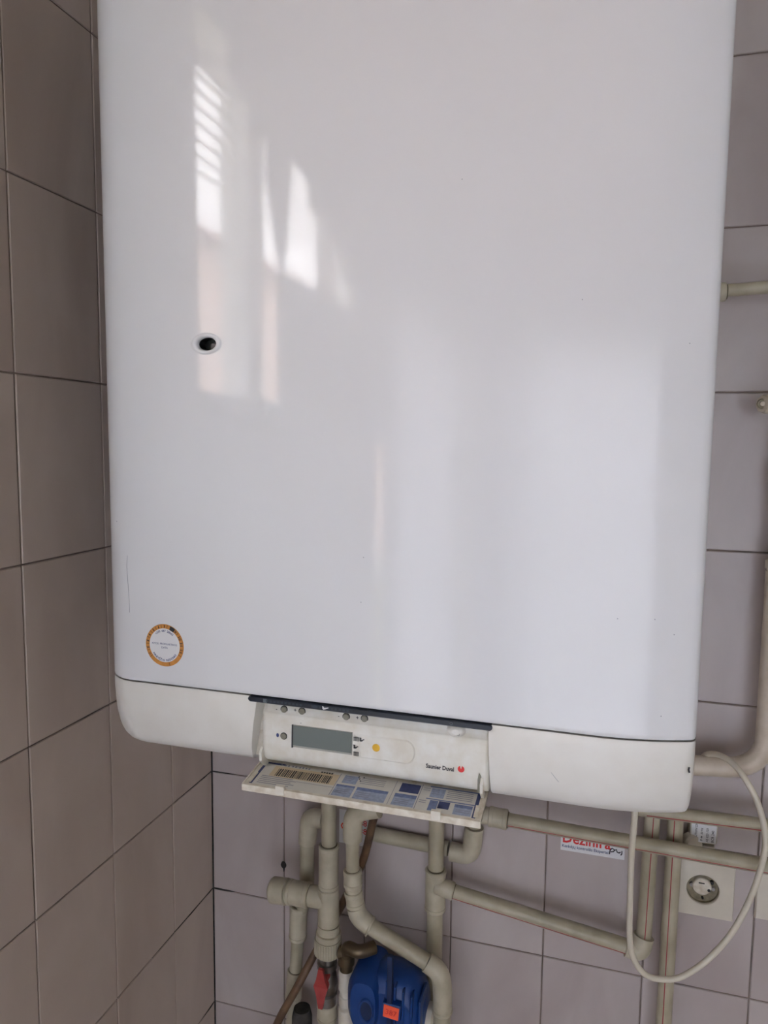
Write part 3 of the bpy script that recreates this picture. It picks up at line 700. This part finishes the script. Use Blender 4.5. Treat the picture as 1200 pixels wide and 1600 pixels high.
# third run: top elbow, joints, slanting pipe down to the pump
D = .10
a0 = at(590, 1270, D); a1 = at(551, 1268, D); a2 = at(551, 1312, D); a3 = at(551, 1359, D); a4 = at(552, 1392, D); a5 = at(556, 1416, D); a6 = at(560, 1432, D); a7 = at(578, 1447, D)
b0 = at(667, 1503, D); b1 = at(688, 1519, D); b2 = at(692, 1548, D); b3 = at(691, 1578, D)
P3 = thing('water_pipe', 'beige plastic pipe bending into a long slant above the blue pump', 'pipe', down(b3, -.2), g)
tube_(P3, [at(592, 1262, D), V((a1.x, a1.y, a1.z)), a2], 31, 'pipe_fitting', .026, 'elbow'); tube_(P3, [a2, a3], 21)
fit_(P3, 'socket', a3, a4, 29, prof=[(0, .95), (.05, 1.03), (.2, 1.03), (.22, .97), (.55, 1.0), (.6, 1.05), (.75, 1.0), (.8, .9), (1, .86)]); fit_(P3, 'socket', a4, a5, 28)
tube_(P3, [a5, a6, a7], 29, 'pipe_fitting', .02, 'elbow'); tube_(P3, [a7, b0], 24)
tube_(P3, [b0, b1, b2, b3], 30, 'pipe_fitting', .022, 'elbow'); mb = MB(); r = wd(33, b3)/2
mb.lathe(b3+V((0, 0, .003)), b3+V((0, 0, -.003)), [(0, r*.93), (.3, r), (.7, r), (1, r*.93)], 'pipe_fitting', 28); mb.build('collar', P3)
mb = MB(); r = wd(31, a7)/2; d = (b0-a7).normalized(); mb.lathe(a7-d*.002, a7+d*.002, [(0, r*.95), (.3, r), (.7, r), (1, r*.95)], 'pipe_fitting', 28); mb.build('collar', P3)
tube_(P3, [b3, down(b3, FLOOR)], 27)

# fourth riser with tee, and its branch to the right that turns up
D = .042
c0 = at(684, 1290, D); c1 = at(681, 1358, D); c2_ = at(678, 1421, D); xk = c1.x
P4 = thing('water_pipe', 'beige plastic riser with a tee whose red-lined branch runs right and turns up', 'pipe', V((xk, c0.y, 0)), g)
L_ = lambda z: V((xk, c0.y, z))
tube_(P4, [L_(.262), L_(c1.z)], 25); fit_(P4, 'tee', L_(c1.z), L_(c2_.z), 32); tube_(P4, [L_(c2_.z), L_(FLOOR)], 25)
k0 = at(709, 1393, D+.004); k1 = at(984, 1480, D+.004); fit_(P4, 'branch_neck', V((xk, k0.y, k0.z+.006)), k0, 27, lip=False); tube_(P4, [k0, k1], 22); stripe_(P4, k0, k1, 22, (0, -1, -.55))
m0 = at(978, 1478, D+.004); m1 = at(1000, 1486, D+.004); m2 = at(1006, 1462, D); m3 = at(1023, 1272, D)
tube_(P4, [m0, m1, V((m2.x, m2.y, m2.z))], 31, 'pipe_fitting', .014, 'elbow'); mx = (m2.x+m3.x)/2
tube_(P4, [m2, V((m3.x, m3.y, .20))], 23); stripe_(P4, m2, V((m3.x, m3.y, .20)), 23, (.05, -1, 0))
# fifth pipe, straight
d0 = at(1055, 1293, D); d1 = at(1037, 1596, D)
P5 = thing('water_pipe', 'straight upright beige pipe with a red line, left of the wall socket', 'pipe', V((d1.x, d1.y, FLOOR)), g)
pa, pb = d0+(d0-d1).normalized()*.022, d1+(d1-d0).normalized()*((d1.z-FLOOR)/(d0.z-d1.z)*(d0-d1).length)
tube_(P5, [pa, pb], 24); stripe_(P5, pa, pb, 24, (-.25, -1, 0))
# horizontal pipe crossing in front
D = .070
g0 = at(752, 1273, D); g1 = at(764, 1275, D); g2 = at(793, 1281, D); g3 = at(1200, 1354, D); ext = g3+(g3-g2)*.9
P6 = thing('water_pipe', 'long red-lined beige pipe crossing the sticker and the upright pipes', 'pipe', down(g2, 0), g)
tube_(P6, [V((g0.x-.006, g0.y, .262)), g0+V((-.006, 0, 0)), g1], 27, 'pipe_fitting', .015, 'elbow'); fit_(P6, 'socket', g1, g2, 30); tube_(P6, [g2, ext], 21.5); tube_(P6, [ext, ext+V((.03, 0, -.002)), V((ext.x+.03, ext.y, FLOOR))], 21.5, bend=.02); stripe_(P6, g2, ext, 21.5, (0, -1, -.42))
# upper short horizontal
D = .047
j0 = at(1010, 1266, D); j1 = at(1200, 1290, D); ext = j1+(j1-j0)*1.2
P7 = thing('water_pipe', 'red-lined beige pipe above the long crossing one, right below the boiler corner', 'pipe', down(j1, 0), g)
tube_(P7, [V((j0.x-.012, j0.y, .262)), V((j0.x-.012, j0.y, j0.z)), j0, ext], 21, bend=.012); tube_(P7, [ext, ext+V((.03, 0, 0)), V((ext.x+.03, ext.y, FLOOR))], 21, bend=.02); stripe_(P7, j0, ext, 21, (0, -1, -.40))
# pipe behind the flap with an elbow turning up
D = .0155
q0 = at(575, 1301, D); q1 = at(700, 1326, D); q2 = at(704, 1330, D+.001); q3 = at(736, 1337, D+.002); q4 = at(741, 1292, D+.002)
P8 = thing('water_pipe', 'short beige pipe passing behind the tee riser into an elbow under the flap corner', 'pipe', q1, g)
tube_(P8, [q0, q1], 22); tube_(P8, [q2, q3, q4], 29, 'pipe_fitting', .02, 'elbow'); tube_(P8, [q4, V((q4.x, q4.y, .262))], 20)
# pipe high on the right, out of the boiler's side
D = .078
r0 = at(1105, 458.5, D); r1 = at(1200, 450, D); ext = r1+(r1-r0)*1.0
P9 = thing('water_pipe', 'pipe stub with a red line leaving the right side of the boiler, high up', 'pipe', r0, g)
tube_(P9, [r0-V((.05, 0, 0)), ext, V((ext.x, ext.y, CEIL))], 19, bend=.02); fit_(P9, 'socket', r0-V((.02, 0, 0)), at(1134, 456, D), 28); stripe_(P9, at(1134, 456, D), ext, 19, (0, -.5, 1))

# gas pipe, painted cream
D = .045
s0_ = at(1040, 1199, D); s1_ = at(1202, 1203, D); s2 = at(1201, 1100, D); gx = s2.x
GP = thing('gas_pipe', 'thick cream-painted gas pipe bending up beside the boiler', 'pipe', V((gx, -D, .1)))
bz = s1_.z
tube_(GP, [V((s0_.x-.08, -D, .262)), V((s0_.x-.08, -D, s0_.z)), V((gx, -D, bz)), V((gx, -D, at(1201, 925, D).z))], 30, 'gas_paint', .05)
z1, z2, z3 = at(1201, 930, D).z, at(1201, 875, D).z, at(1201, 768, D).z
ZP = lambda z: V((gx, -D, z))
fit_(GP, 'coupling', ZP(z1), ZP(z2), 33, 'gas_paint', prof=[(0, .95), (.04, 1), (.70, 1), (.71, .92), (.76, .92), (.77, 1.08), (.97, 1.08), (1, 1.0)])
tube_(GP, [ZP(z2), ZP(z3)], 20, 'gas_paint', name='tube'); fit_(GP, 'nut', ZP(z3), ZP(at(1201, 724, D).z), 30, 'gas_paint', prof=[(0, .8), (.1, 1), (.35, 1), (.4, .82), (.6, .82), (.65, .95), (.95, .95), (1, .8)])
tube_(GP, [ZP(at(1201, 724, D).z), ZP(CEIL)], 18, 'gas_paint', name='tube')
p = at(1191, 631, D+.02); mb = MB(); mb.lathe(V((gx-.004, -D, p.z)), p, [(0, .007), (.5, .007), (.52, .0125), (.93, .0125), (1, .011)], 'gas_paint', 8)
mb.lathe(p, p+V((0, -.002, 0)), [(0, .0065), (1, .0060)], 'socket_dark', 16); mb.lathe(p+V((0, -.001, 0)), p+V((0, -.0035, 0)), [(0, .0035), (1, .0030)], 'gas_paint', 12)
o = mb.build('valve_stem', GP); o['label'] = 'small faceted valve head'
mb = MB(); mb.tube([ZP(.45), V((gx, 0, .45))], .004, 'steel'); r = wd(22, ZP(.5))/2; mb.lathe(ZP(.442), ZP(.458), [(0, r), (1, r)], 'steel', 24); mb.build('wall_clip', GP)

# ================================================================ PUMP and its fittings
D = .10
pc = at(611, 1572, D); px_ = wd(1, pc)
PU = thing('circulation_pump', 'blue circulation pump with an orange price sticker, at the bottom edge', 'pump', pc+V((0, .04, -.08)))
yb, yf = -.062, -.150
def sup(rx, rz, e=2.6, n=40, cx=0, cz=0, y=0):
    out = []
    for i in range(n):
        t = 2*math.pi*i/n; c_, s_ = math.cos(t), math.sin(t)
        out.append(V((pc.x+cx+rx*math.copysign(abs(c_)**(2/e), c_), y, pc.z+cz+rz*math.copysign(abs(s_)**(2/e), s_))))
    return out
mb = MB()
mb.rings([sup(.048, .055, y=yb), sup(.057, .064, y=yb-.01), sup(.058, .068, y=-.09), sup(.057, .066, y=-.115), sup(.050, .058, y=-.126), sup(.040, .044, y=-.131)], 'pump_blue')
mb.build('motor_housing', PU)
mb = MB(); mb.rings([sup(.026, .045, 3, cx=-.036, cz=.024, y=-.064), sup(.026, .045, 3, cx=-.036, cz=.024, y=-.128), sup(.020, .038, 3, cx=-.034, cz=.022, y=-.140)], 'pump_blue'); o = mb.build('terminal_box', PU)
mb = MB(); n = 24; q = pc+V((-.028, -.142, .018)); q.y = -.1405
mb.rings([[q+V((.010*f*math.cos(2*math.pi*i/n), -h_, .017*f*math.sin(2*math.pi*i/n))) for i in range(n)] for f, h_ in ((1.2, 0), (1.15, .004), (1.0, .004), (.9, .0005))], 'pump_blue', cap=False)
mb.add([q+V((.009*math.cos(2*math.pi*i/n), -.0008, .0155*math.sin(2*math.pi*i/n))) for i in range(n)], [list(range(n))], 'pump_dark'); mb.build('cable_boss', PU)
for i in range(5):
    mb = MB(); xx = pc.x+.000+i*.013; mb.box((xx, -.134, pc.z-.04), (xx+.003, -.09, pc.z+.066-i*.005), 'pump_blue', .0008); mb.build('fin', PU)
mb = MB(); xx = at(612, 1510, .13).x; zt = at(612, 1487, .13).z; mb.box((xx-.004, -.142, pc.z-.01), (xx+.004, -.134, zt), 'pump_dark', .001); o = mb.build('strap', PU)
q = at(611, 1581.5, .143); mb = MB()
Rm = Matrix.Rotation(math.radians(5), 3, 'Y')
mb.slab([q+Rm@V(v) for v in ((-.012, 0, -.0105), (.012, 0, -.0105), (.012, 0, .0095), (-.012, 0, .0095))], (0, -1, 0), .0004, 'tag_orange')
text(mb, '387', .012, 'red', q+Rm@V((0, -.0006, -.005)), Rm@V((1, 0, 0)), Rm@V((0, 0, 1)), 'CENTER', .01); o = mb.build('price_sticker', PU); o['label'] = 'bright orange price sticker'
mb = MB(); mb.box((q.x-.014, -.1428, q.z-.013), (q.x+.014, -.126, q.z+.012), 'pump_blue', .002); mb.build('name_plate', PU)
mb = MB(); q = at(664, 1592, .09); mb.lathe(q+V((-.012, 0, 0)), q+V((.016, 0, 0)), [(0, .022), (.3, .022), (.35, .025), (.9, .025), (1, .020)], 'cream', 28); mb.build('outlet_union', PU)
# brass elbow with a ribbed white column, left of the pump
D = .10
w0 = at(541, 1515, D); w1 = at(541, 1600, D); n0 = at(560, 1489, D+.01); n1 = at(528, 1487, D)
BR = thing('brass_union', 'dark brass elbow union on the pump, above a ribbed beige sleeve', 'pipe fitting', w1)
mb = MB(); mb.tube([n0+V((.02, .02, 0)), n0, V((w0.x, w0.y, n0.z)), w0], wd(20, w0)/2, 'brass', .014, 18); mb.build('elbow', BR)
fit_(BR, 'nut', V((w0.x, w0.y, n0.z-.012)), w0, 25, 'brass', prof=[(0, .8), (.1, 1.05), (.6, 1.05), (.62, .8), (1, .8)])
mb = MB(); mb.lathe(n1, V((w0.x, w0.y, n1.z)), [(0, .006), (.2, .011), (.6, .011), (1, .009)], 'brass', 8); mb.build('side_plug', BR)
fit_(BR, 'sleeve', w0, V((w0.x, w0.y, at(541, 1610, D).z)), 23, 'cream', prof=[(0, .9), (.03, 1.05), (.30, 1.05), (.32, .88), (.40, .88), (.42, .98), (.55, .98), (.57, .86), (.6, .86), (.62, 1.02), (.92, 1.02), (1, .8)])
tube_(BR, [V((w0.x, w0.y, at(541, 1608, D).z)), V((w0.x, w0.y, FLOOR))], 18, 'pipe')

# ================================================================ SOCKETS, STICKERS, CABLE
D = .0105
def socket(name, px, py, label, sz=.083):
    c = at(px, py, D); s = thing(name, label, 'wall socket', V((c.x, 0, c.z)), 'wall sockets under the boiler')
    mb = MB(); n = 40; R_ = .0222; h = sz/2
    sq, cir = [], []
    for i in range(n):
        t = 2*math.pi*i/n; c_, s_ = math.cos(t), math.sin(t); q = h/max(abs(c_), abs(s_)); sq.append(V((c.x+c_*q, 0, c.z+s_*q))); cir.append(V((c.x+c_*R_, 0, c.z+s_*R_)))
    Y = lambda L, y, f=1: [V((c.x+(p.x-c.x)*f, y, c.z+(p.z-c.z)*f)) for p in L]
    mb.rings([Y(sq, -TK), Y(sq, -.0085), Y(sq, -D, .965), Y(cir, -D-.0005, 1.12), Y(cir, -D-.0008, 1.04), Y(cir, -D+.0005), Y(cir, -.004)], 'cream', cap=False, smooth=False)
    mb.build('plate', s)
    mb = MB(); mb.rings([Y(cir, -.0078, .99), Y(cir, -.0040, .985)], 'socket_dark', cap=False); mb.add(Y(cir, -.0042, .985), [list(range(n))], 'socket_dark'); mb.build('well', s)
    mb = MB(); cc = V((c.x-.001, 0, c.z+.004)); mb.lathe(cc+V((0, -.004, 0)), cc+V((0, -.0105, 0)), [(0, .0135), (.85, .0130), (1, .0118)], 'aged_plastic', 28); mb.build('insert', s)
    for dx, dz, r_, m_ in ((.0085, .000, .0025, 'black'), (.0145, .001, .0028, 'steel'), (-.0145, .003, .0035, 'steel'), (.0125, .0105, .003, 'black'), (.001, -.0155, .0018, 'black')):
        mb = MB(); q = c+V((dx, 0, dz)); mb.lathe(V((q.x, -.004, q.z)), V((q.x, -.0110 if dx == .0085 else -.0078, q.z)), [(0, r_), (1, r_*.9)], m_, 14); mb.build('contact', s)
    mb = MB(); mb.box((c.x-.006, -.0112, c.z+.009), (c.x+.002, -.0103, c.z+.0105), 'black'); mb.build('slot', s)
    return s
socket('wall_socket', 1098, 1390, 'square cream wall socket with an open round well, right of the upright pipes', .086)
socket('wall_socket', 1232, 1402, 'cream wall socket cut by the right edge of the photo')
# small adapter with a printed label, and its round knob
D = .03
q = at(1100, 1298, D); AD = thing('power_adapter', 'white block with printed label between the two red-lined pipes', 'adapter', V((q.x, 0, q.z)))
mb = MB(); mb.box((q.x-.0185, -.030, q.z-.020), (q.x+.0185, -TK, q.z+.013), 'cream', .003); mb.build('body', AD)
mb = MB(); mb.slab([(q.x-.0165, -.0301, q.z-.0175), (q.x+.0165, -.0301, q.z-.0175), (q.x+.0165, -.0301, q.z+.011), (q.x-.0165, -.0301, q.z+.011)], (0, -1, 0), .0003, 'sticker_white')
for k_, ln in enumerate(('WARNING 230V', 'IP44 50Hz', 'MADE 0412', 'CLASS II')):
    text(mb, ('CAUTION 220V~', 'IP 44  50 Hz', 'A5 023 120', 'BCR 240')[k_], (.0042, .0040, .0044, .0050)[k_], 'ink', (q.x-.009+k_*.0075, -.0306, q.z-.016), (0, 0, 1), (-1, 0, 0), bold=.01)
mb.build('printed_label', AD)
q = at(1080, 1320, .03); mb = MB(); mb.lathe(q+V((-.006, .010, 0)), q+V((.004, -.004, 0)), [(0, .012), (.25, .016), (.75, .016), (1, .014)], 'cream', 26)
q2 = at(1101, 1330, .024); mb.box(q2+V((-.016, -.004, -.010)), q2+V((.014, .018, .008)), 'cream', .003)
tag(mb.build('plug'), 'cream plug with a round flange, just above the socket behind the crossing pipe', 'plug')
# stickers on the wall
q = at(925, 1315, TK+.0006); mb = MB(); yk = -TK-.0008
sx0, sx1 = at(876, 1320, TK).x, at(976, 1330, TK).x; sz0 = at(925, 1335, TK).z; sz1 = sz0+.036
mb.slab([(sx0, yk, sz0), (sx1, yk, sz0), (sx1, yk, sz1), (sx0, yk, sz1)], (0, -1, 0), .0003, 'sticker_white')
text(mb, 'Dezinfra', .0245, 'red', (sx0+.002, yk-.0006, sz0+.0135), bold=.02, sx=.86)
text(mb, 'Kenkėjų kontrolės Ekspertai', .0068, 'ink_blue', (sx0+.002, yk-.0006, sz0+.0055), bold=.012, sx=.87)
bx = sx1-.022
mb.tube([V((bx+a, yk-.0005, sz0+b)) for a, b in ((.0, .006), (.001, .013), (.004, .016), (.007, .014), (.006, .011), (.002, .010))], .0009, 'ink', n=6)
mb.tube([V((bx+a, yk-.0005, sz0+b)) for a, b in ((.007, .013), (.010, .015), (.011, .011), (.014, .010), (.016, .012))], .0009, 'ink', n=6)
mb.tube([V((bx+a, yk-.0005, sz0+b)) for a, b in ((.018, .014), (.018, .009), (.0165, .007))], .0008, 'ink', n=6)
tag(mb.build('wall_sticker'), 'white rectangular sticker with red lettering, half behind the long crossing pipe', 'sticker')
q = at(551, 1293, TK+.0004); mb = MB()
mb.slab([(q.x-.024, yk, q.z-.030), (q.x+.032, yk, q.z-.030), (q.x+.032, yk, q.z+.03), (q.x-.024, yk, q.z+.03)], (0, -1, 0), .0003, 'sticker_white')
mb.tube([V((q.x-.015+.005*math.cos(a), yk-.0005, q.z+.001+.005*math.sin(a))) for a in (.5, 1.3, 2.2, 3.1, 4, 4.9, 5.6)], .0012, 'tag_orange', n=6)
text(mb, '88', .014, 'red', (q.x+.012, yk-.0006, q.z-.008), bold=.01); text(mb, '88', .014, 'red', (q.x+.012, yk-.0006, q.z+.006), bold=.01)
tag(mb.build('wall_sticker'), 'small white sticker with orange ring and red signs, behind the pipes under the flap', 'sticker')
q = at(443, 1351, TK); mb = MB(); pts = [q+V((.0052*math.cos(a*.5236)+.0008*random.random(), 0, .0066*math.sin(a*.5236))) for a in range(12)]
mb.slab(pts, (0, -1, 0), .0008, 'black'); mb.slab([q+V(v) for v in ((-.001, 0, -.004), (.003, 0, -.004), (.002, 0, -.012), (.0008, 0, -.013))], (0, -1, 0), .0008, 'black')
tag(mb.build('wall_plug'), 'black drill hole with a stain in a tile, left of the pipes', 'hole')
# flex
cp_ = [(992, 1262, .20), (991, 1285, .20), (987, 1330, .19), (984.5, 1400, .17), (984, 1465, .15), (991, 1500, .14), (1009, 1523, .13), (1035, 1530, .12), (1065, 1526, .115), (1105, 1500, .11), (1145, 1455, .11), (1176, 1395, .11), (1193, 1340, .11), (1196, 1305, .11), (1184, 1255, .105), (1163, 1215, .10), (1143, 1191, .085), (1124, 1180, .068), (1107, 1178, .045), (1098, 1184, .020), (1096, 1196, .012)]
CPs = [V((at(992, 1262, .20).x, -.20, .262))]+spline([at(a, b, c) for a, b, c in cp_], 8); mb = MB(); mb.tube(CPs, .0040, 'cable', n=12)
tag(mb.build('power_cable'), 'white power cable hanging in a loop from the boiler in front of the pipes', 'cable')
